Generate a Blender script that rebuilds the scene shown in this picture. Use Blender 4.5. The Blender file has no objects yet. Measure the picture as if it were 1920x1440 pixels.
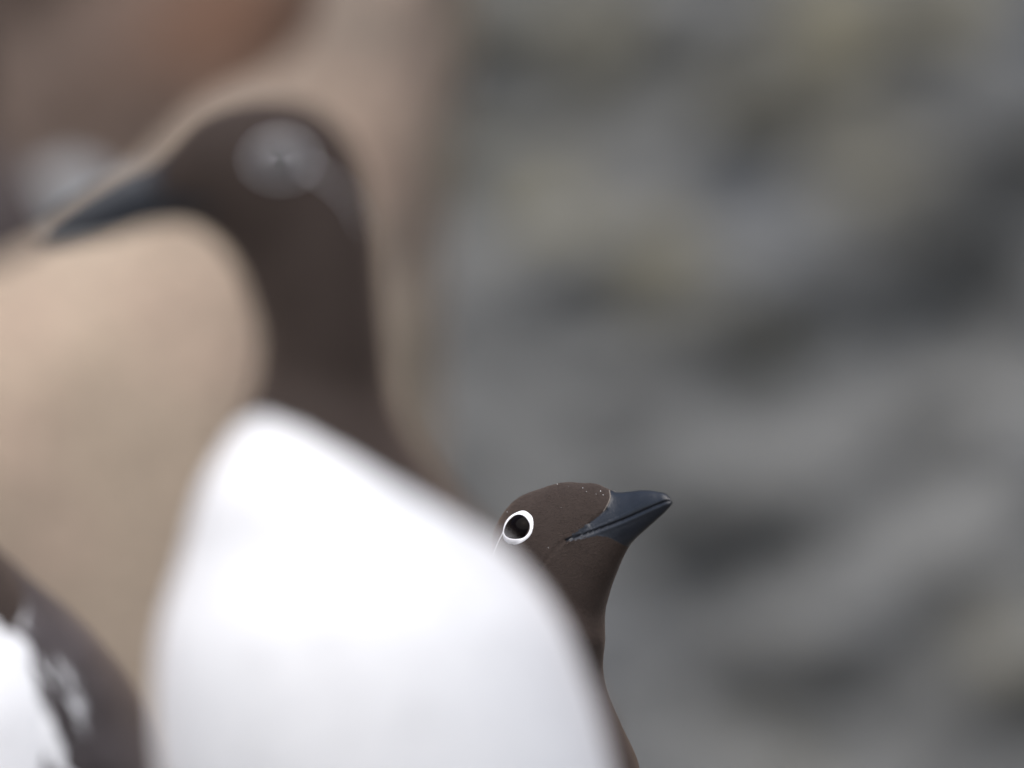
import bpy, math, random
import numpy as np
from mathutils import Vector, noise
from mathutils.bvhtree import BVHTree

R = math.radians
random.seed(7)
scene = bpy.context.scene
col = scene.collection

# ------------------------------------------------------------------ camera, sky, sun, exposure
CAM_Z = 0.42
FOCUS = 2.23
cam_data = bpy.data.cameras.new('camera')
cam = bpy.data.objects.new('camera', cam_data)
col.objects.link(cam)
cam.location = (0, 0, CAM_Z)
cam.rotation_euler = (R(90), 0, 0)
cam_data.sensor_width = 36.0
cam_data.lens = 36.0 * 11700 / 1920.0
cam_data.clip_start = 0.05
cam_data.clip_end = 2000
cam_data.dof.use_dof = True
cam_data.dof.focus_distance = FOCUS
cam_data.dof.aperture_fstop = 4.0
scene.camera = cam

SUN_EL, SUN_ROT = R(64), R(195)
world = bpy.data.worlds.new('World')
scene.world = world
world.use_nodes = True
wn = world.node_tree
wn.nodes.clear()
w_out = wn.nodes.new('ShaderNodeOutputWorld')
w_bg = wn.nodes.new('ShaderNodeBackground')
w_sky = wn.nodes.new('ShaderNodeTexSky')
w_sky.sky_type = 'NISHITA'
w_sky.sun_disc = False
w_sky.sun_elevation = SUN_EL
w_sky.sun_rotation = SUN_ROT
w_sky.altitude = 0
w_sky.air_density = 1.0
w_sky.dust_density = 3.0
w_sky.ozone_density = 1.0
w_bg.inputs['Strength'].default_value = 0.108
wn.links.new(w_sky.outputs[0], w_bg.inputs[0])
wn.links.new(w_bg.outputs[0], w_out.inputs[0])

sun_data = bpy.data.lights.new('sun', 'SUN')
sun_data.energy = 2.1
sun_data.angle = R(75)
sun_data.color = (1.0, 0.975, 0.94)
sun = bpy.data.objects.new('sun', sun_data)
col.objects.link(sun)
sd = Vector((math.sin(SUN_ROT) * math.cos(SUN_EL), math.cos(SUN_ROT) * math.cos(SUN_EL), math.sin(SUN_EL)))
sun.rotation_euler = sd.to_track_quat('Z', 'Y').to_euler()
sun.location = (0, 0, 20)

scene.view_settings.view_transform = 'Standard'
scene.view_settings.look = 'None'
scene.view_settings.exposure = 0.7
scene.view_settings.gamma = 1.0
scene.view_settings.use_curve_mapping = False
scene.render.engine = 'CYCLES'
scene.cycles.use_denoising = True
scene.cycles.use_adaptive_sampling = False
scene.cycles.max_bounces = 6

# ------------------------------------------------------------------ helpers
def at(px, py, d):
    """a pixel of the 1920 x 1440 photograph and a distance, as a point of the place (metres)"""
    return Vector(((px - 960) * d / 11700.0, d, CAM_Z - (py - 720) * d / 11700.0))

def tag(o, label=None, cat=None, group=None, kind=None):
    if label: o['label'] = label
    if cat: o['category'] = cat
    if group: o['group'] = group
    if kind: o['kind'] = kind
    return o

def empty(name, loc):
    o = bpy.data.objects.new(name, None)
    col.objects.link(o)
    o.location = loc
    o.empty_display_size = 0.05
    return o

def mesh_obj(name, verts, faces, mat, parent=None, attrs=None, smooth=True):
    v = np.asarray(verts, dtype=np.float64)
    if parent is not None and parent.type == 'EMPTY':
        v = v - np.array(parent.location)
    me = bpy.data.meshes.new(name)
    me.from_pydata(v.tolist(), [], faces if isinstance(faces, list) else faces.tolist())
    me.validate()
    if smooth:
        me.polygons.foreach_set('use_smooth', [True] * len(me.polygons))
    if attrs:
        for k, a in attrs.items():
            at_ = me.attributes.new(k, 'FLOAT', 'POINT')
            at_.data.foreach_set('value', np.asarray(a, dtype=np.float32))
    me.materials.append(mat)
    me.update()
    o = bpy.data.objects.new(name, me)
    col.objects.link(o)
    if parent is not None:
        o.parent = parent
        if parent.type != 'EMPTY':
            pass
    return o

def grid_faces(nr, ns, wrap=True):
    i = np.arange(nr - 1)[:, None]
    j = np.arange(ns if wrap else ns - 1)[None, :]
    jn = (j + 1) % ns
    f = np.stack([i * ns + j, i * ns + jn, (i + 1) * ns + jn, (i + 1) * ns + j], axis=-1)
    return f.reshape(-1, 4)

def hermite(keys, n_per):
    """keys: (n, m) rows; smooth resample, n_per[i] pieces in span i"""
    k = np.asarray(keys, float)
    n = len(k)
    d = np.linalg.norm(np.diff(k[:, :3], axis=0), axis=1) + 1e-9
    t = np.concatenate([[0], np.cumsum(d)])
    tan = np.zeros_like(k)
    for i in range(n):
        if i == 0: tan[i] = (k[1] - k[0]) / d[0]
        elif i == n - 1: tan[i] = (k[-1] - k[-2]) / d[-1]
        else:
            a, b = (k[i] - k[i - 1]) / d[i - 1], (k[i + 1] - k[i]) / d[i]
            tan[i] = (a * d[i] + b * d[i - 1]) / (d[i] + d[i - 1])
    out = []
    for i in range(n - 1):
        u = np.linspace(0, 1, n_per[i], endpoint=False)[:, None]
        h = d[i]
        out.append((2*u**3 - 3*u**2 + 1) * k[i] + (u**3 - 2*u**2 + u) * h * tan[i]
                   + (-2*u**3 + 3*u**2) * k[i + 1] + (u**3 - u**2) * h * tan[i + 1])
    out.append(k[-1:])
    return np.concatenate(out)

def fbm(p, octs=4, H=0.5):
    s, a = 0.0, 1.0
    q = Vector(p)
    for _ in range(octs):
        s += a * noise.noise(q)
        q = q * 2.03 + Vector((3.1, 1.7, 5.3))
        a *= H
    return s

# ------------------------------------------------------------------ materials
def new_mat(name):
    m = bpy.data.materials.new(name)
    m.use_nodes = True
    nt = m.node_tree
    b = nt.nodes['Principled BSDF']
    return m, nt, b

def N(nt, kind, **kw):
    n = nt.nodes.new(kind)
    for k, v in kw.items():
        if k in n.inputs: n.inputs[k].default_value = v
        else: setattr(n, k, v)
    return n

def mix(nt, fac, a, b):
    n = nt.nodes.new('ShaderNodeMix')
    n.data_type = 'RGBA'
    for sock, v in ((n.inputs[0], fac), (n.inputs[6], a), (n.inputs[7], b)):
        if isinstance(v, bpy.types.NodeSocket): nt.links.new(v, sock)
        elif isinstance(v, (int, float)): sock.default_value = v
        else: sock.default_value = (*v, 1)
    return n.outputs[2]

def ramp(nt, src, lo, hi):
    n = nt.nodes.new('ShaderNodeMapRange')
    n.interpolation_type = 'SMOOTHSTEP'
    nt.links.new(src, n.inputs[0])
    n.inputs[1].default_value = lo
    n.inputs[2].default_value = hi
    return n.outputs[0]

def tex_coord(nt, scale=(1, 1, 1)):
    tc = nt.nodes.new('ShaderNodeTexCoord')
    mp = nt.nodes.new('ShaderNodeMapping')
    mp.inputs['Scale'].default_value = scale
    nt.links.new(tc.outputs['Object'], mp.inputs[0])
    return mp.outputs[0]

def noise_tex(nt, vec, scale, detail=4, rough=0.55):
    n = nt.nodes.new('ShaderNodeTexNoise')
    n.inputs['Scale'].default_value = scale
    n.inputs['Detail'].default_value = detail
    n.inputs['Roughness'].default_value = rough
    nt.links.new(vec, n.inputs['Vector'])
    return n.outputs[0]

def feather_mat(name, brown_a, brown_b, sheen=0.24, scale=90):
    m, nt, b = new_mat(name)
    L = nt.links
    v = tex_coord(nt)
    at_ = nt.nodes.new('ShaderNodeAttribute'); at_.attribute_name = 'white'
    n1 = noise_tex(nt, v, scale, 3)
    n2 = noise_tex(nt, v, 2400, 2)
    brown = mix(nt, ramp(nt, n1, 0.36, 0.64), brown_a, brown_b)
    brown = mix(nt, ramp(nt, n2, 0.35, 0.75), brown, tuple(min(1, c * 1.12) for c in brown_b))
    tn = nt.nodes.new('ShaderNodeAttribute'); tn.attribute_name = 'tone'
    brown = mix(nt, tn.outputs['Fac'], brown, tuple(c * 1.9 for c in brown_b))
    white = mix(nt, ramp(nt, n1, 0.45, 0.7), (0.77, 0.77, 0.775), (0.70, 0.70, 0.705))
    add = nt.nodes.new('ShaderNodeMath'); add.operation = 'MULTIPLY_ADD'
    n3 = noise_tex(nt, v, 420, 3)
    L.new(n3, add.inputs[0]); add.inputs[1].default_value = 0.35
    L.new(at_.outputs['Fac'], add.inputs[2])
    fac = ramp(nt, add.outputs[0], 0.52, 0.82)
    L.new(mix(nt, fac, brown, white), b.inputs['Base Color'])
    b.inputs['Roughness'].default_value = 0.75
    b.inputs['Specular IOR Level'].default_value = 0.18
    b.inputs['Sheen Weight'].default_value = sheen
    b.inputs['Sheen Roughness'].default_value = 0.45
    b.inputs['Sheen Tint'].default_value = (0.9, 0.68, 0.55, 1)
    bump = nt.nodes.new('ShaderNodeBump')
    bump.inputs['Strength'].default_value = 0.35
    bump.inputs['Distance'].default_value = 0.0003
    vo = nt.nodes.new('ShaderNodeTexVoronoi'); vo.inputs['Scale'].default_value = 2000
    L.new(v, vo.inputs['Vector'])
    ad = nt.nodes.new('ShaderNodeMath'); ad.operation = 'ADD'
    L.new(vo.outputs['Distance'], ad.inputs[0]); L.new(n2, ad.inputs[1])
    L.new(ad.outputs[0], bump.inputs['Height'])
    L.new(bump.outputs[0], b.inputs['Normal'])
    return m

M_FEATHER = feather_mat('brown_and_white_plumage', (0.025, 0.0172, 0.0138), (0.030, 0.021, 0.0172))
M_GREYWING = feather_mat('dark_wing_plumage', (0.014, 0.011, 0.011), (0.058, 0.050, 0.052), scale=38)

def horn_mat():
    m, nt, b = new_mat('slate_bill_horn')
    v = tex_coord(nt)
    n = noise_tex(nt, v, 260, 5)
    nt.links.new(mix(nt, n, (0.006, 0.0075, 0.011), (0.013, 0.016, 0.023)), b.inputs['Base Color'])
    b.inputs['Roughness'].default_value = 0.34
    b.inputs['Specular IOR Level'].default_value = 0.48
    bp = nt.nodes.new('ShaderNodeBump'); bp.inputs['Strength'].default_value = 0.25; bp.inputs['Distance'].default_value = 0.0004
    nt.links.new(noise_tex(nt, v, 900, 3), bp.inputs['Height'])
    nt.links.new(bp.outputs[0], b.inputs['Normal'])
    return m
M_HORN = horn_mat()

def plain(name, c, rough, spec=0.5, coat=0.0, var=0.0, scale=300):
    m, nt, b = new_mat(name)
    v = tex_coord(nt)
    n = noise_tex(nt, v, scale, 3)
    nt.links.new(mix(nt, n, tuple(x * (1 - var) for x in c), tuple(min(1, x * (1 + var)) for x in c)), b.inputs['Base Color'])
    b.inputs['Roughness'].default_value = rough
    b.inputs['Specular IOR Level'].default_value = spec
    b.inputs['Coat Weight'].default_value = coat
    b.inputs['Coat Roughness'].default_value = 0.01
    return m
M_EYE = plain('dark_brown_eye', (0.003, 0.002, 0.002), 0.05, 0.03, 0.0, 0.3)
M_EYE_WET = plain('dark_wet_eye', (0.012, 0.008, 0.007), 0.06, 0.5, 0.0, 0.3)
M_RING = plain('white_eye_ring_feathers', (0.82, 0.81, 0.83), 0.7, 0.2, 0, 0.03, 900)
M_SPECK = plain('pale_speck', (0.8, 0.8, 0.8), 0.4, 0.5)
M_BORDER = plain('pale_bill_base_skin', (0.17, 0.145, 0.125), 0.6, 0.3, 0, 0.25, 600)
M_LEG = plain('dark_webbed_leg', (0.03, 0.028, 0.026), 0.5, 0.4, 0, 0.3)

def rock_mat(name, a, b_, patches, scale=6, bump=0.5, streak=1.0, rough=0.9, lichen=None):
    """a, b_: the two base tones; patches: (colour, noise scale, low, high, seed offset) stains of their own shape"""
    m, nt, b = new_mat(name)
    v = tex_coord(nt)
    vs = tex_coord(nt, (1, 1, streak))
    c = mix(nt, ramp(nt, noise_tex(nt, vs, scale, 6, 0.6), 0.35, 0.65), a, b_)
    for (pc, s, lo, hi, off) in patches:
        mp = nt.nodes.new('ShaderNodeMapping'); mp.inputs['Location'].default_value = (off, off * 1.7, off * 0.6)
        nt.links.new(v, mp.inputs[0])
        c = mix(nt, ramp(nt, noise_tex(nt, mp.outputs[0], s, 3, 0.5), lo, hi), c, pc)
    if lichen:
        la = nt.nodes.new('ShaderNodeAttribute'); la.attribute_name = 'lichen'
        c = mix(nt, la.outputs['Fac'], c, lichen)
    grain = noise_tex(nt, v, scale * 14, 5, 0.65)
    c = mix(nt, ramp(nt, grain, 0.3, 0.75), mix(nt, 0.35, c, (0.02, 0.02, 0.02)), c)
    nt.links.new(c, b.inputs['Base Color'])
    b.inputs['Roughness'].default_value = rough
    b.inputs['Specular IOR Level'].default_value = 0.25
    bp = nt.nodes.new('ShaderNodeBump'); bp.inputs['Strength'].default_value = bump; bp.inputs['Distance'].default_value = 0.01
    nt.links.new(grain, bp.inputs['Height'])
    nt.links.new(bp.outputs[0], b.inputs['Normal'])
    return m

# ------------------------------------------------------------------ the setting: ground and cliff
M_GROUND = rock_mat('guano_streaked_rock_ground', (0.17, 0.155, 0.135), (0.25, 0.23, 0.205), [((0.42, 0.40, 0.37), 2.5, 0.52, 0.7, 3.0)], scale=5)
def ground_z(x, y):
    ex = lambda v: math.exp(max(-60, min(60, v)))
    near = ex(-((x + 0.05) / 1.6) ** 2)
    z = 0.0
    z += 0.115 * near * (1 / (1 + ex((y - 1.93) / 0.05)))             # ledge of the nearest bird
    z += 0.07 * ex(-((x + 0.22) / 0.15) ** 2 - ((y - 2.0) / 0.12) ** 2)
    z -= 0.75 / (1 + ex(-(y - 2.95) / 0.08))                            # drop into the gully
    r = math.hypot(x, y - 2)
    z -= 1.2 / (1 + ex(-(r - 16) / 3.0))
    amp = 0.008 + 0.05 * min(1, max(0, r - 1.0) / 3)
    z += amp * fbm((x * 2.2, y * 2.2, 0.3), 4) * (1 if r < 60 else 0.2)
    return z
def spread(a, b, core0, core1, n, grow):
    inner = np.linspace(core0, core1, n)
    step = inner[1] - inner[0]
    hi, lo = [], []
    x, s = core1, step
    while x < b:
        s *= grow; x += s; hi.append(min(x, b))
    x, s = core0, step
    while x > a:
        s *= grow; x -= s; lo.append(max(x, a))
    return np.array(lo[::-1] + list(inner) + hi)
gx = spread(-400, 400, -1.2, 1.2, 70, 1.12)
gy = spread(-400, 400, 1.2, 3.2, 100, 1.12)
gv = [(x, y, ground_z(x, y)) for y in gy for x in gx]
tag(mesh_obj('ground', gv, grid_faces(len(gy), len(gx), False), M_GROUND), kind='structure')

M_CLIFF = rock_mat('grey_lichened_cliff_rock', (0.14, 0.142, 0.139), (0.25, 0.252, 0.244),
                   [((0.26, 0.235, 0.15), 4.5, 0.60, 0.74, 1.3), ((0.13, 0.14, 0.155), 4.0, 0.52, 0.68, 7.9)], scale=10, bump=0.6, lichen=(0.29, 0.255, 0.15))
CL_Y = 7.5
CK = CL_Y / 8.6                                   # size of the face's lumps and recesses
def cl(px, py): p = at(px, py, CL_Y); return p.x / CK, (p.z - CAM_Z) / CK + 0.42
# recesses (metres on the face): ends, half width, depth
recess = [(cl(1990, 380), cl(1790, 600), 0.085, 0.13), (cl(1790, 600), cl(1440, 735), 0.085, 0.13), (cl(1900, 560), cl(1950, 700), .05, .12),
          (cl(1300, 1100), cl(1480, 1040), 0.055, 0.13), (cl(1700, 900), cl(1800, 830), 0.035, 0.09), (cl(1760, 1180), cl(1800, 1120), .035, .10),
          (cl(1740, 120), cl(1740, 230), 0.04, 0.09), (cl(880, 170), cl(1010, 190), 0.04, 0.08), (cl(1370, 300), cl(1470, 290), 0.04, 0.07),
          (cl(900, 400), cl(960, 360), .03, .06), (cl(1050, 640), cl(1150, 630), .03, .06), (cl(1330, 1310), cl(1600, 1330), .03, .08), (cl(1890, 1340), cl(1960, 1350), .05, .12)]
ledge = [(cl(1060, 450), cl(1400, 520), 0.07, 0.07), (cl(1380, 1190), cl(1600, 1190), 0.06, 0.07), (cl(1780, 1020), cl(1880, 1020), 0.05, 0.06),
         (cl(1300, 850), cl(1500, 880), 0.06, 0.05), (cl(1100, 40), cl(1300, 50), 0.05, 0.05), (cl(1840, 200), cl(1880, 260), .05, .05), (cl(1860, 1230), cl(1890, 1260), .05, .05)]
def seg_d(x, z, a, b):
    ax, az = a; bx, bz = b
    dx, dz = bx - ax, bz - az
    t = max(0, min(1, ((x - ax) * dx + (z - az) * dz) / (dx * dx + dz * dz + 1e-9)))
    return math.hypot(x - ax - t * dx, z - az - t * dz)
def cliff_y(x, z):
    x, z = x / CK, (z - CAM_Z) / CK + 0.42
    y = 0.10 * (z - 0.4)                                             # leans back a little
    y += 0.05 * fbm((x * 1.1, z * 1.5, 4.0), 3)
    y += 0.026 * fbm((x * 5.2 + z * 2.2, z * 6.5 - x * 1.6, 9.0), 5, 0.55)
    y += 0.028 * abs(fbm((x * 9 + z * 3, z * 13 - x * 3, 2.0), 3))
    if abs(x) < 1.6 and abs(z - 0.4) < 1.4:
        for a, b, w, dep in recess:
            d = seg_d(x, z, a, b)
            if d < w * 3: y += 0.6 * dep * math.exp(-(d / w) ** 4)
        for a, b, w, dep in ledge:
            d = seg_d(x, z, a, b)
            if d < w * 3: y -= 0.6 * dep * math.exp(-(d / w) ** 2)
    if abs(x) > 3: y -= 0.05 * (abs(x) - 3) ** 2
    return CL_Y + CK * y
cx_ = spread(-10, 10, -0.75, 0.85, 130, 1.045)
cz_ = spread(-2.2, 6, -0.2, 1.05, 120, 1.045)
cv = [(x, cliff_y(x, z), z) for z in cz_ for x in cx_]
cf = grid_faces(len(cz_), len(cx_), False)
lichen = [(cl(1240, 490), .055, .9), (cl(1130, 70), .06, .75), (cl(1570, 50), .075, .8), (cl(1780, 20), .06, .7), (cl(1400, 180), .06, .4), (cl(1630, 310), .06, .45), (cl(1880, 1240), .05, .5), (cl(950, 40), .05, .5)]
lv = [min(1.0, sum(k * math.exp(-(((v[0] / CK - c[0]) / w) ** 2 + (((v[2] - CAM_Z) / CK + 0.42 - c[1]) / w) ** 2) * (1 + .8 * noise.noise(Vector((v[0] * 9, v[2] * 9, 0))))) for c, w, k in lichen)) for v in cv]
tag(mesh_obj('cliff_face', cv, cf, M_CLIFF, None, {'lichen': lv}), kind='structure')

# ------------------------------------------------------------------ rocks
def rock(name, outline, y0, depth, mat, label, amp, fr, seed, y_tilt=0.0, stains=()):
    """a boulder: silhouette points (x, z) in metres round its middle depth, bulging to front and back"""
    o = np.array(outline)
    c = o.mean(axis=0)
    k = hermite(np.c_[np.r_[o, o[:1]], np.zeros(len(o) + 1)], [10] * len(o))[:-1, :2]
    rows = 40
    V = []
    for i in range(rows):
        a = -math.pi / 2 + math.pi * i / (rows - 1)
        f = abs(math.cos(a)) ** 0.28 if 0 < i < rows - 1 else 0.0
        g = math.copysign(abs(math.sin(a)) ** 0.7, a)
        for p in k:
            x, z = c + (p - c) * f
            y = y0 + depth * g + y_tilt * (z - c[1])
            n_ = fbm((x * fr + seed, y * fr, z * fr), 4)
            n2 = fbm((x * fr - seed, y * fr + 4, z * fr + 7), 4)
            w = 0.25 + 0.75 * (1 - f) if f > .97 else 1
            V.append((x + amp * .4 * n2 * w, y + amp * n_, z + amp * .4 * n_ * w))
    base = empty(name, (c[0], y0, o[:, 1].min()))
    mesh_obj('rock_body', V, grid_faces(rows, len(k)), mat, base,
             {'lichen': [min(1.0, sum(q * math.exp(-((v[0] - sx) ** 2 + (v[2] - sz) ** 2) / w ** 2 * (1 + .7 * noise.noise(Vector((v[0] * 14, v[2] * 14, 1))))) for sx, sz, w, q in stains)) for v in V]})
    tag(base, label, 'rock')
    return base

def outline_at(pts, d):
    return [(at(x, y, d).x, at(x, y, d).z) for x, y in pts]

M_TAN = rock_mat('tan_guano_washed_rock', (0.42, 0.33, 0.246), (0.51, 0.407, 0.31),
                 [((0.43, 0.315, 0.243), 5.0, 0.5, 0.7, 2.2), ((0.35, 0.285, 0.20), 3.0, 0.55, 0.72, 11.0)], scale=6, streak=0.35, lichen=(0.25, 0.20, 0.16))
M_BROWN = rock_mat('reddish_brown_rock', (0.16, 0.116, 0.092), (0.22, 0.165, 0.135),
                   [((0.25, 0.125, 0.078), 4.0, 0.53, 0.68, 5.1), ((0.06, 0.04, 0.03), 3.2, 0.55, 0.7, 0.4)], scale=6, lichen=(0.27, 0.14, 0.085))
Y_TAN = 3.8
rock('tan_boulder', outline_at([(880, -250), (890, 60), (858, 260), (832, 560), (830, 900), (830, 1300), (870, 2300), (820, 4200), (500, 4900), (-300, 4900), (-800, 4300), (-860, 2000), (-700, 800), (-330, 560),
                                (-60, 520), (120, 440), (260, 330), (390, 205), (540, 120), (640, -20), (720, -260)], Y_TAN),
     Y_TAN, 0.25, M_TAN, 'pale tan boulder with a steep right edge standing behind the nearest bird', 0.016, 5.0, 3.0, stains=[(at(x_, y_, Y_TAN).x, at(x_, y_, Y_TAN).z, r_ * Y_TAN / 11700, k_) for x_, y_, r_, k_ in ((480, 150, 120, .8), (620, 40, 130, .7), (780, 60, 130, .6), (790, 480, 70, .4), (330, 270, 70, .7), (230, 1250, 130, .5))])
Y_BR = 4.9
rock('brown_boulder', outline_at([(760, -500), (740, 200), (700, 900), (760, 2200), (500, 4300), (-300, 4500), (-1200, 4200), (-1500, 1600), (-1300, -300), (-700, -700), (200, -800)], Y_BR),
     Y_BR, 0.3, M_BROWN, 'dark reddish brown rock behind the pale tan boulder', 0.05, 5.0, 8.0, stains=[(at(490, 60, Y_BR).x, at(490, 60, Y_BR).z, 0.06, .8), (at(330, 120, Y_BR).x, at(330, 120, Y_BR).z, 0.04, .35)])

# ------------------------------------------------------------------ guillemots
PV = np.array((580.0, 420.0))                    # head pivot of the drawn profile (bill to the left, one unit = 0.15 mm)
HEAD = [  # lower x,y, upper x,y, half width, squareness
    (78, 447, 78, 434, 2.5, 1.0), (88, 449, 91, 418, 8, 1.1), (116, 448, 126, 397, 13, 1.15), (170, 438, 182, 369, 18, 1.2), (232, 425, 240, 341, 24, 1.15),
    (290, 416, 290, 316, 33, 1.1), (328, 417, 328, 279, 48, 1.05), (366, 425, 367, 234, 66, 1.0), (402, 445, 420, 209, 84, 1.0),
    (430, 472, 490, 197, 98, 1.0), (447, 500, 560, 206, 107, 1.0), (459, 525, 620, 242, 111, 1.0), (467, 551, 662, 302, 113, 1.0)]
NECK = [  # lower, upper, half width, share of the head's turn
    (473, 580, 688, 375, 114, .9), (478, 612, 704, 450, 116, .75), (481, 648, 712, 535, 118, .5), (483, 692, 717, 632, 119, .25)]
BODY = [  # forward, up, half depth, half width (from the base of the neck)
    (0, 0, 122, 120), (5, -65, 155, 150), (0, -155, 225, 215), (-40, -275, 315, 300), (-75, -400, 395, 370), (-110, -555, 440, 410), (-150, -720, 455, 425),
    (-210, -930, 440, 412), (-300, -1300, 385, 360), (-400, -1640, 270, 260), (-480, -1880, 140, 150), (-510, -1980, 30, 40)]
BILL_EDGE = np.array([(-200, 0), (326, 0), (322, 285), (309, 322), (300, 350), (316, 364), (362, 377), (416, 392), (366, 406), (328, 411), (304, 422), (292, 460), (285, 600), (-200, 600)], float)

# the same head with its bill lifted and seen deep, as the bridled bird carries it
HEAD_B = [
    (104, 424, 104, 414, 2.5, 1.0), (112, 428, 113, 397, 8, 1.05), (136, 435, 141, 374, 14, 1.1), (172, 442, 184, 348, 20, 1.1), (218, 449, 234, 327, 26, 1.1),
    (262, 456, 272, 310, 33, 1.05), (296, 465, 300, 288, 41, 1.0), (330, 479, 330, 264, 50, 1.0), (366, 504, 372, 240, 64, 1.0), (402, 530, 425, 212, 81, 1.0),
    (432, 556, 490, 195, 99, 1.0), (449, 576, 575, 184, 112, 1.0), (459, 601, 655, 220, 118, 1.0), (467, 630, 700, 298, 118, 1.0)]
BILL_EDGE_B = np.array([(-200, 0), (302, 0), (299, 275), (287, 308), (281, 335), (292, 352), (314, 366), (362, 380), (416, 394), (372, 405), (338, 411), (313, 426), (295, 449), (284, 472), (280, 640), (-200, 640)], float)

def in_poly(P, poly):
    x, y = P[:, 0], P[:, 1]
    inside = np.zeros(len(P), bool)
    j = len(poly) - 1
    for i in range(len(poly)):
        xi, yi = poly[i]; xj, yj = poly[j]
        if yi != yj:
            inside ^= ((yi > y) != (yj > y)) & (x < (xj - xi) * (y - yi) / (yj - yi) + xi)
        j = i
    return inside

def line_dist(P, poly):
    d = np.full(len(P), 1e9)
    for a, b in zip(poly[:-1], poly[1:]):
        ab = b - a
        t = np.clip(((P - a) @ ab) / (ab @ ab), 0, 1)
        d = np.minimum(d, np.linalg.norm(P - a - t[:, None] * ab, axis=1))
    return d

def smooth(v, lo, hi):
    t = np.clip((v - lo) / (hi - lo), 0, 1)
    return t * t * (3 - 2 * t)

def frame(yaw, pitch=0.0, roll=0.0):
    """forward, up, left of something that looks along yaw (0 = +X, counter-clockwise from above)"""
    f = np.array((math.cos(yaw) * math.cos(pitch), math.sin(yaw) * math.cos(pitch), math.sin(pitch)))
    l = np.cross((0, 0, 1), f); l /= np.linalg.norm(l)
    u = np.cross(f, l)
    u, l = u * math.cos(roll) + l * math.sin(roll), l * math.cos(roll) - u * math.sin(roll)
    return f, u, l

def strip(name, pts, rad, mat, parent, sides=8):
    """a fine tapering thread along points"""
    pts = np.asarray(pts, float); n = len(pts)
    V = []
    for i in range(n):
        t = pts[min(i + 1, n - 1)] - pts[max(i - 1, 0)]; t /= np.linalg.norm(t)
        a = np.cross(t, (0.31, -0.9, 0.3)); a /= np.linalg.norm(a); b = np.cross(t, a)
        for k in range(sides):
            th = 2 * math.pi * k / sides
            V.append(pts[i] + rad[i] * (a * math.cos(th) + b * math.sin(th)))
    return mesh_obj(name, V, grid_faces(n, sides), mat, parent)

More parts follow.
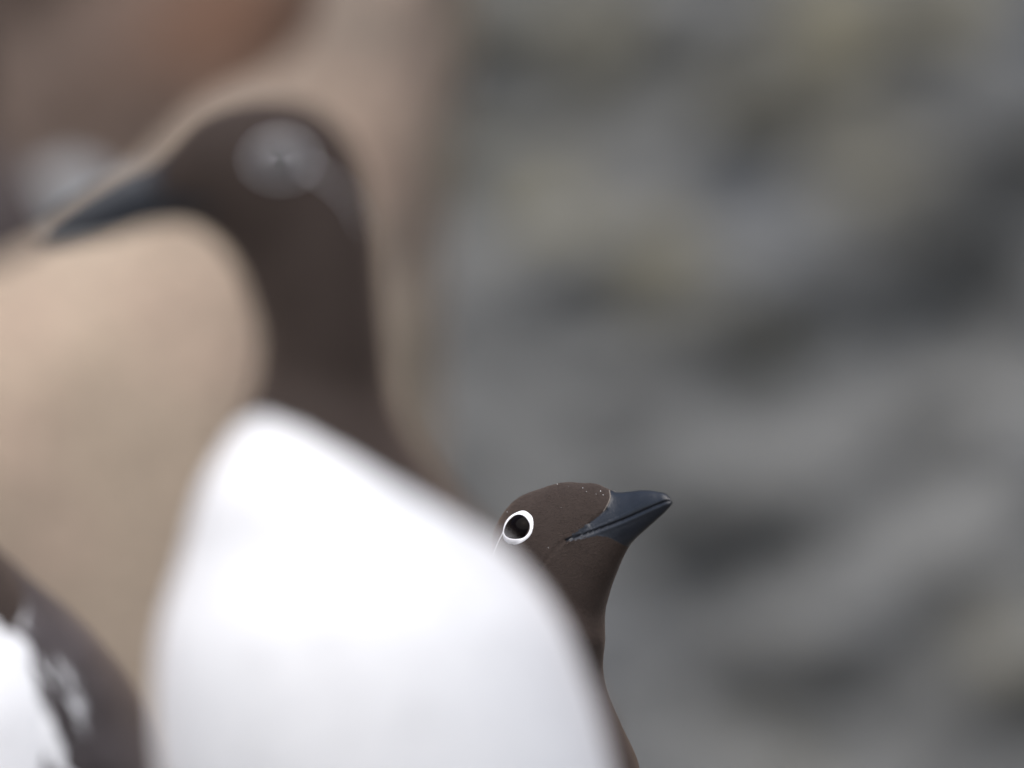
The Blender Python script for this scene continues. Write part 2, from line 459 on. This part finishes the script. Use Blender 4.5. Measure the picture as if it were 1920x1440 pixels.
def guillemot(label, s, neck, body_yaw, lean, pivot, head_yaw, head_pitch=0.0, head_roll=0.0, res=1.0, segs=120, bridled=False,
              apex=(-35, 1.0), group='guillemots standing on the rocks', wing_from=142, body_wide=1.0, pos_w=None, neck_fat=1.0, bill_shape=(1.0, 1.0), drop_k=1.0, streaks=0.0, ring=False, perch=None):
    ring = ring or bridled
    head_rows, edge, g0, g1 = (HEAD_B, BILL_EDGE_B, (104, 419), (416, 395)) if bridled else (HEAD, BILL_EDGE, (78, 441), (416, 392))
    hf, hu, hl = frame(head_yaw, head_pitch, head_roll)
    bf, bu, bl = frame(body_yaw)
    neck, pivot = np.array(neck), np.array(pivot)
    H = lambda q, lat=0.0: pivot + s * ((PV[0] - q[0]) * hf + (PV[1] - q[1]) * hu + lat * hl)
    B = lambda f, u: neck + s * (f * bf + u * bu)
    rows, npts = [], []
    def key(lo, up, lv, pw, qlo, qup, w):
        c, d = (lo + up) / 2, (up - lo) / 2
        rows.append(np.concatenate([c, d, lv, [pw], (np.array(qlo) + qup) / 2, (np.array(qup) - qlo) / 2, [w]]))
    for a in head_rows:
        if a[0] < 330:                               # a longer or shorter, deeper or finer bill
            kx = lambda q: 330 - (330 - q) * bill_shape[0]
            my, hy_ = (a[1] + a[3]) / 2, (a[1] - a[3]) / 2 * (1 + (bill_shape[1] - 1) * min(1, (a[0] - g0[0]) / 60) * (1 if bridled else min(1, (345 - a[0]) / 100)))
            a = (kx(a[0]), my + hy_, kx(a[2]), my - hy_, a[4], a[5])
        key(H(a[:2]), H(a[2:4]), s * a[4] * hl, a[5], a[:2], a[2:4], a[4])
    for a in ([] if bridled else NECK):
        w = a[5]
        f0, u0 = 602 - a[0], 730 - a[1]; f1, u1 = 602 - a[2], 730 - a[3]
        lo = w * H(a[:2]) + (1 - w) * B(f0 * neck_fat, u0); up = w * H(a[2:4]) + (1 - w) * B(f1 * neck_fat, u1)
        lv = w * hl + (1 - w) * bl
        key(lo, up, s * a[4] * neck_fat * lv / np.linalg.norm(lv), 1.0, a[:2], a[2:4], a[4])
    for k_, (f, u, hd, hw) in enumerate(BODY):
        g = neck_fat + (body_wide - neck_fat) * min(1.0, k_ / 3.0)
        f = f * lean
        key(B(f + hd * g, u - hd * .06 * min(1, -u / 300)), B(f - hd * g, u + hd * .06 * min(1, -u / 300)), s * hw * g * bl, 1.0, (5000, 5000), (5000, 5000), hw)
    rows = np.array(rows)
    counts = ([4, 8, 14, 16, 18, 16, 16, 14, 14, 14, 12, 10] if not bridled else [4, 8, 14, 16, 18, 16, 16, 16, 14, 14, 14, 12, 10]) + [30 if bridled else 8] * (1 if bridled else 5) + [8] * 11
    counts = [max(2, int(round(c * res))) for c in counts][:len(rows) - 1]
    K = hermite(rows, counts)
    th = np.linspace(0, 2 * math.pi, segs, endpoint=False)
    ct, st = np.cos(th), np.sin(th)
    nr = len(K)
    pw = K[:, 9][:, None]
    e_c = np.sign(ct) * np.abs(ct)[None] ** pw
    e_s = np.sign(st) * np.abs(st)[None] ** pw
    P = K[:, None, 0:3] + K[:, None, 3:6] * e_c[..., None] + K[:, None, 6:9] * e_s[..., None]
    Q = K[:, None, 10:12] + K[:, None, 12:14] * e_c[..., None]
    C = np.repeat(K[:, None, 0:3], segs, axis=1).reshape(-1, 3)
    P, Q = P.reshape(-1, 3), Q.reshape(-1, 2)
    is_body = np.zeros(nr * segs, bool)
    head_n = sum(counts[:len(head_rows) + (0 if bridled else 2)]) * segs
    headv = np.arange(nr * segs) < head_n
    bill = np.zeros(nr * segs, bool)
    bill[headv] = in_poly(Q[headv], edge)
    # relief: feather edge over the horn, gape groove, cheek crease
    out = P - C; out /= (np.linalg.norm(out, axis=1)[:, None] + 1e-12)
    disp = np.zeros(len(P))
    Qh = Q[headv]
    ed = line_dist(Qh, edge)
    dh = np.where(bill[headv], -1.5 * (Qh[:, 1] < g1[1] - 4) * smooth(ed, 0, 6) * smooth(Qh[:, 0], 120, 300), 0.3 * np.exp(-(ed / 10) ** 2))
    gape_y = g0[1] + (Qh[:, 0] - g0[0]) * (g1[1] - g0[1]) / (g1[0] - g0[0])
    gd = (Qh[:, 1] - gape_y)
    thick = smooth(Qh[:, 0], 66, 110)
    dh = dh + np.where(Qh[:, 0] < 416, thick * (-4.2 * np.exp(-((gd + 2.0) / 3.2) ** 2) + 0.8 * np.exp(-((gd - 6) / 4.0) ** 2)), 0)
    nos = line_dist(Qh, np.array([(296, 358), (318, 367), (345, 376)], float))
    dh = dh - 3.2 * np.exp(-(nos / 4.5) ** 2)
    cre = line_dist(Qh, np.array([(416, 393), (462, 418), (520, 455), (560, 470)], float))
    dh = dh - 1.6 * np.exp(-(cre / 5) ** 2) + 1.0 * np.exp(-((cre - 10) / 6) ** 2)
    fur = line_dist(Qh, np.array([(577, 281), (618, 309), (690, 374)], float))
    dh = dh - 1.6 * np.exp(-(fur / 6) ** 2)
    disp[headv] = dh
    P = P + out * (disp * s)[:, None]
    # plumage: white breast with a pointed top, dark back
    rel = P - neck
    zz = (rel @ np.array((0, 0, 1.0))) / s
    axis = np.interp(-zz, [-u for _, u, _, _ in BODY], [f * lean for f, _, _, _ in BODY])
    fx = (rel @ bf) / s - axis; ly = (rel @ bl) / s
    phi = np.degrees(np.abs(np.arctan2(ly, fx)))
    drop = np.interp(phi, [0, 12, 34, 63, 85, 110, 128, 138, 150, 180], [0, 8, 26, 75, 125, 190, 228, 300, 700, 3000])
    white = apex[0] - drop * drop_k - zz
    flank = np.zeros(len(P))
    if streaks:
        flank = streaks * np.array([max(0, noise.noise(Vector((p_ * 0.2, z_ * 0.02, 3.0))) - .02) for p_, z_ in zip(phi * np.sign(ly + 1e-9) + zz * .02, zz)]) * smooth(phi, 20, 70)
    white = np.clip(np.clip(0.5 + white / 26.0, 0, 1) - flank, 0, 1)
    white[headv] = 0
    root = empty('guillemot', (neck[0] + bf[0] * lean * -0.2 * s * 900, neck[1] + bf[1] * lean * -.2 * s * 900, neck[2] - 1985 * s))
    root.location.z = float(neck[2] - 1985 * s)
    tag(root, label, 'bird', group)
    F = grid_faces(nr, segs)
    fb = bill[F].mean(axis=1) >= 0.5
    g_all = np.zeros(len(P)); g_all[headv] = gd + 2.0
    up_f = g_all[F].mean(axis=1) < 0
    def largest_patch(mask):
        left = set(np.flatnonzero(mask).tolist()); best = []
        while left:
            q = [left.pop()]; comp = []
            while q:
                k = q.pop(); comp.append(k)
                i, j = divmod(k, segs)
                for k2 in ((i * segs + (j + 1) % segs), (i * segs + (j - 1) % segs), k + segs, k - segs):
                    if k2 in left: left.discard(k2); q.append(k2)
            if len(comp) > len(best): best = comp
        out_ = np.zeros(len(mask), bool); out_[best] = True
        return out_
    up_m, lo_m = largest_patch(fb & up_f), largest_patch(fb & ~up_f)
    fb = up_m | lo_m
    def part(name, mask, mat, attrs=None, cap=None):
        f = F[mask]
        used, inv = np.unique(f, return_inverse=True)
        f2 = inv.reshape(-1, 4)
        faces = f2.tolist()
        return mesh_obj(name, P[used], faces, mat, root, {k: v[used] for k, v in (attrs or {}).items()})
    body = part('body', ~fb, M_FEATHER, {'white': white})
    part('upper_mandible', up_m, M_HORN)
    part('lower_mandible', lo_m, M_HORN)
    # surface finder for the things that lie on the skin
    hr = sum(counts[:len(head_rows) + (1 if bridled else 4)]) + 1
    tree = BVHTree.FromPolygons([Vector(p) for p in P[:hr * segs]], grid_faces(hr, segs).tolist())
    def skin(q, side, lift=0.0):
        o = Vector(H(q, side * 400))
        d = Vector(-side * hl)
        h = tree.ray_cast(o, d)
        if h[0] is None: return None, None
        n = h[1]
        if n.dot(d) > 0: n = -n
        return np.array(h[0]) + lift * s * np.array(n), np.array(n)
    # eyes
    eye_at = []
    EQ = (535, 300) if bridled else (527, 312)
    for side in (1, -1):
        p0, _ = skin(EQ, side)
        ns = [skin((EQ[0] + dx, EQ[1] + dy), side)[1] for dx, dy in ((0, 0), (30, 0), (-30, 0), (0, 25), (0, -25))]
        n = np.mean(ns, axis=0) + (0.25 * hf if bridled else 0); n /= np.linalg.norm(n)
        e1 = hf - n * (hf @ n); e1 /= np.linalg.norm(e1)
        e2 = np.cross(n, e1)
        if e2 @ hu < 0: e2 = -e2
        if bridled:                                  # the lids lie level though the bill is raised
            e1, e2 = e1 * math.cos(.72) - e2 * math.sin(.72), e2 * math.cos(.72) + e1 * math.sin(.72)
        re = 56.0 if ring else 50.0
        eye_at.append(p0)
        ce = p0 - n * s * (re - (16.5 if bridled else 14)) + (hf * s * 6 if bridled else 0)
        V = []
        for i in range(25):
            a = math.pi * i / 24
            for k in range(32):
                b_ = 2 * math.pi * k / 32
                V.append(ce + s * re * (n * math.cos(a) + (e1 * math.cos(b_) + e2 * math.sin(b_)) * math.sin(a)))
        eye = mesh_obj('eye', V, grid_faces(25, 32), M_EYE if bridled else M_EYE_WET, root)
        etree = BVHTree.FromPolygons([Vector(v) for v in V], grid_faces(25, 32).tolist())
        # rim of the lids: white feathers on a bridled bird, brown on the others
        rngs = random.Random(5 if side > 0 else 9)
        wob = [rngs.uniform(-1, 1) for _ in range(12)]
        V = []; na, nb = 72, 9
        hts = []
        for i in range(na):
            a = 2 * math.pi * i / na
            c_, s_ = math.cos(a), math.sin(a)
            wv = sum(wob[k] * math.sin((k + 3) * a + k) for k in range(6)) * 0.35
            # almond opening with corners before and behind, rounder outside
            ri = 1 / math.hypot(c_ / 42, s_ / 33) * (1 + 0.07 * (abs(c_) ** 8))
            if not ring: ri *= 0.93
            th_ = (11 + 5.0 * max(0, math.sin(a - 0.15)) + 2.5 * max(0, -c_) * (0.3) + wv) * (1.0 if bridled else 0.4) if ring else 8
            hs = []
            for k in range(nb):
                r = ri + th_ * k / (nb - 1)
                o = p0 + s * (r * (c_ * e1 + s_ * e2)) + n * s * 120
                hh = [t.ray_cast(Vector(o), Vector(-n)) for t in (tree, etree)]
                dist = min([h[3] for h in hh if h[0] is not None] or [120 * s])
                u = k / (nb - 1)
                bulge = (3.4 if ring else 2.6) * math.sin(math.pi * min(1, u * 1.02)) ** 0.6 - 0.6
                V.append(o - n * (dist - bulge * s))
        lid = mesh_obj('eye_ring' if ring else 'eyelid', V, [[i * nb + k, i * nb + k + 1, ((i + 1) % na) * nb + k + 1, ((i + 1) % na) * nb + k] for i in range(na) for k in range(nb - 1)],
                       M_RING if ring else M_FEATHER, root)
        if ring:
            pts, rad = [], []
            qs = hermite([(572, 322, 0), (590, 334, 0), (622, 356, 0), (652, 388, 0), (672, 430, 0)] if not bridled else [(577, 281, 0), (593, 292, 0), (618, 309, 0), (645, 330, 0), (690, 374, 0)], [6, 8, 8, 8])
            for i, q in enumerate(qs):
                p, nn = skin(q[:2], side, 0.6)
                if p is None: break
                pts.append(p); rad.append(s * (4.2 - 2.4 * min(1, i / 5) - 1.0 * i / len(qs)))
            strip('eye_streak', pts, rad, M_RING, root)
        # pale line where the feathers meet the horn
        pts, rad = [], []
        for q in hermite([(298, 292, 0), (288, 308, 0), (282, 334, 0), (290, 350, 0), (304, 361, 0)], [6, 8, 6, 6]):
            p, nn = skin(q[:2], side, 0.2)
            if p is not None: pts.append(p); rad.append(s * 1.5)
        if bridled and len(pts) > 4:
            rad[0] = rad[-1] = s * 0.4
            strip('bill_base_rim', pts, rad, M_BORDER, root)
    if bridled:                                      # the short dense feathers that show in focus
        rg = np.random.default_rng(11)
        fr, NF = sum(counts[:len(head_rows) + 8]) + 1, 90000
        G = P[:fr * segs].reshape(fr, segs, 3)
        di = np.linalg.norm(G[1:] - G[:-1], axis=2); dj = np.linalg.norm(np.roll(G, -1, axis=1) - G, axis=2)[:-1]
        ar = (di * dj).ravel() * (~bill[:(fr - 1) * segs]) * np.repeat(np.interp(np.arange(fr - 1), [0, hr * .8, hr * 1.15, fr], [1.0, 1.0, 0.6, 0.45]), segs)
        pick = rg.choice(len(ar), NF, p=ar / ar.sum())
        ii, jj = pick // segs, pick % segs
        a_, b_ = rg.random(NF)[:, None], rg.random(NF)[:, None]
        jn = (jj + 1) % segs
        p = (G[ii, jj] * (1 - b_) + G[ii, jn] * b_) * (1 - a_) + (G[ii + 1, jj] * (1 - b_) + G[ii + 1, jn] * b_) * a_
        t = G[ii + 1, jj] - G[ii, jj]; t /= np.linalg.norm(t, axis=1)[:, None]
        w = G[ii, jn] - G[ii, jj]; w /= np.linalg.norm(w, axis=1)[:, None]
        t = t + w * rg.normal(0, 0.28, (NF, 1)); t /= np.linalg.norm(t, axis=1)[:, None]
        n = np.cross(t, w); n /= np.linalg.norm(n, axis=1)[:, None]
        n *= np.sign(((p - C[pick]) * n).sum(axis=1))[:, None]
        ok = np.min([np.linalg.norm(p - e, axis=1) for e in eye_at], axis=0) > 50 * s
        p, t, w, n = p[ok], t[ok], np.cross(n, t)[ok], n[ok]
        m = len(p)
        ln = s * rg.uniform(6, 12, (m, 1)); wd = s * rg.uniform(0.8, 1.5, (m, 1)); lift = s * rg.uniform(0.2, 1.6, (m, 1))
        V = np.stack([p - w * wd - n * s * .3, p + w * wd - n * s * .3, p + t * ln + n * lift], axis=1).reshape(-1, 3)
        tone = np.repeat(np.clip(rg.normal(0.12, 0.2, m), 0, 1), 3)
        fo = mesh_obj('head_feathers', V, np.arange(3 * m).reshape(-1, 3), M_FEATHER, root, {'tone': tone}, smooth=False)
        tag(fo, kind='stuff')
    # folded wings, tail, legs
    bs = sum(counts[:len(head_rows) + (0 if bridled else 4)])
    Kb = K[bs:]
    hz = (Kb[:, 0:3] - neck)[:, 2] / s
    for side in (1, -1):
        V, wattr = [], []
        nu, nv = (46, 26) if not streaks else (150, 70)
        zt, zb = (-190 if wing_from > 100 else -90), -1840
        for i in range(nu):
            u = i / (nu - 1)
            z = zt + (zb - zt) * u
            row = [np.interp(z, hz[::-1], Kb[::-1, k]) for k in range(9)]
            c, d, l = np.array(row[0:3]), np.array(row[3:6]), np.array(row[6:9])
            a0 = math.radians(np.interp(u, [0, .1, .25, .6, 1], [150, wing_from + 8, wing_from - 4, wing_from - 6, 150])); a1 = math.radians(179)
            a0 += (0.05 if wing_from > 100 else 0.06) * noise.noise(Vector((u * 42, side * 3.0, 1.0))) + 0.03 * noise.noise(Vector((u * 37, side * 5.0, 2.0)))
            for j in range(nv):
                t = j / (nv - 1)
                a = a0 + (a1 - a0) * t
                p = c - d * math.cos(a) + side * l * math.sin(a)
                o = -d * math.cos(a) / (d @ d) + side * l * math.sin(a) / (l @ l)
                o /= np.linalg.norm(o)
                h = 34 * min(1, (4 * t) ** .5, (6 * (1 - t)) ** .5) * min(1, (8 * u) ** .5, 3 * (1 - u) + .25) - 9
                h += 4 * math.sin(u * 40 + t * 9) * t * (1 - t) * 2
                V.append(p + o * s * h)
                wattr.append(0.0 if not streaks else max(0.0, 1 - t / 0.27) * min(1.0, u * 6) * max(0.0, min(1.0, 0.45 + 2.2 * noise.noise(Vector((u * 26 - t * 20, t * 10 + u * 5, 7.0))))))
        mesh_obj('wing', V, grid_faces(nu, nv, False), M_GREYWING, root, {'white': wattr})
    tb = B(-450 * lean, -1830)
    V = []
    for i in range(10):
        u = i / 9
        c = tb + s * (-220 * u * bf - 150 * u * bu)
        hw, hd = (95 + 45 * u) * s * (1 if u < .85 else .7), (60 * (1 - u) + 8) * s
        for k in range(20):
            a = 2 * math.pi * k / 20
            V.append(c + bl * hw * math.cos(a) + (bf * .66 + -bu * .75) * hd * math.sin(a))
    mesh_obj('tail', V, grid_faces(10, 20), M_GREYWING, root, {'white': np.zeros(len(V))})
    for side in (1, -1):
        top = B(-330 * lean, -1620) + bl * side * 150 * s
        foot = np.array((top[0], top[1], 0.0)) + bf * s * 60
        foot[2] = (ground_z(foot[0], foot[1]) if perch is None else perch) + 0.002
        mid = (top + foot) / 2 - bf * s * 30
        strip('leg', hermite([top, mid, foot + (0, 0, 30 * s)], [6, 6]), np.interp(np.arange(13), [0, 6, 12], [70 * s, 34 * s, 28 * s]), M_LEG, root, 12)
        V, Fc = [], []
        toes = [foot + s * (math.cos(a) * bf + math.sin(a) * bl) * r for a, r in ((-.55, 280), (-.28, 270), (0, 320), (.28, 270), (.55, 280))]
        V = [foot + (0, 0, 50 * s)] + [t + np.array((0, 0, 14 * s)) for t in toes] + [foot - bf * 40 * s] + [t for t in toes]
        Fc = [[0, i, i + 1] for i in range(1, 5)] + [[6, i + 1, i] for i in range(7, 11)] + [[i, i + 6, i + 7, i + 1] for i in range(1, 5)] + [[0, 6, 7, 1], [0, 5, 11, 6]]
        mesh_obj('foot', V, Fc, M_LEG, root, smooth=False)
    return root, tree, H

S = 0.00015
D1 = 1.755
n1 = at(605, 730, D1); p1 = at(586, 418, D1)
guillemot('large blurred guillemot nearest the camera, dark head in profile above a white breast', S * 1.07, n1, R(180 + 46), 1.12, p1, R(180), segs=140, bill_shape=(0.93, 1.36), neck_fat=1.03, body_wide=0.905, ring=True, apex=(-45, 1.0))

D2 = 2.23
S2 = 0.000142
EYE_Q = np.array((527 - 580, 420 - 312))
hy, hp, hr_ = R(-40), R(27), R(9)
hf, hu, hl = frame(hy, hp, hr_)
piv = np.array(at(1020, 1093, D2 - S2 * (45 * hf[1] + 120 * hu[1] - 106 * hl[1])))
n2 = at(1055, 1308, piv[1] + 0.003)
bird2, tree2, H2 = guillemot('sharp brown guillemot with white eye ring peering from behind the white breasted bird', S2, n2, R(-40), 1.7, piv, hy, hp, hr_, res=1.7, segs=220, bridled=True, neck_fat=0.98, body_wide=0.8, apex=(-330, 1.0), bill_shape=(0.94, 0.96))
for px, py, r in ((1045, 908, .3), (1093, 915, .3), (1126, 921, .3), (1131, 928, .28), (1100, 922, .2), (936, 949, .25), (1028, 1027, .22), (1052, 952, .12), (1118, 926, .18), (1066, 913, .14)):
    o = Vector((0, 0, CAM_Z)); d = (at(px, py, 3.0) - o).normalized()
    h = tree2.ray_cast(o, d)
    if h[0] is None: h = tree2.find_nearest(at(px, py, D2 + .01))
    c = np.array(h[0]); V = []
    for i in range(7):
        a = math.pi * i / 6
        for k in range(8):
            b_ = 2 * math.pi * k / 8
            V.append(c + r * .0006 * np.array((math.sin(a) * math.cos(b_), math.sin(a) * math.sin(b_), math.cos(a))))
    mesh_obj('dust_speck', V, grid_faces(7, 8), M_SPECK, bird2)

D3 = 1.98
n3 = at(-170, 930, D3); p3 = n3 + Vector((-22 * S, 0, 310 * S))
guillemot('guillemot cut off by the frame, white flank and dark folded wing below the tan boulder', S, n3, R(180 + 50), 1.0, p3, R(185), wing_from=78, drop_k=2.0, streaks=0.9)

D4 = 4.15
nn = at(-75, 205, D4)
guillemot('far guillemot at the edge of the view behind the pale tan boulder', S, nn, R(105), 1.0, nn + Vector((5 * S, 15 * S, 300 * S)), R(100), res=0.5, segs=48, drop_k=2.0, wing_from=110, perch=nn[2] - 2080 * S)
pz = nn[2] - 2080 * S
rock('ledge_rock', [(nn[0] + 0.16, pz - 0.004), (nn[0] + 0.22, pz - 0.06), (nn[0] + 0.25, -0.9), (nn[0] - 0.25, -0.9), (nn[0] - 0.22, pz - 0.06), (nn[0] - 0.16, pz - 0.004)], D4, 0.16, M_BROWN,
     'brown ledge under the far guillemot behind the tan boulder', 0.004, 5.0, 12.0)
M_STONE = rock_mat('pale_grey_stone', (0.28, 0.285, 0.285), (0.40, 0.405, 0.405), [((0.15, 0.15, 0.15), 9.0, 0.55, 0.7, 2.0)], scale=14)
rock('grey_stone', outline_at([(60, 330), (130, 300), (200, 330), (235, 420), (300, 1400), (420, 4300), (-200, 4300), (-40, 1400), (25, 430)], 4.3), 4.3, 0.08, M_STONE,
     'pale grey stone between the brown rock and the tan boulder', 0.012, 14.0, 5.0)
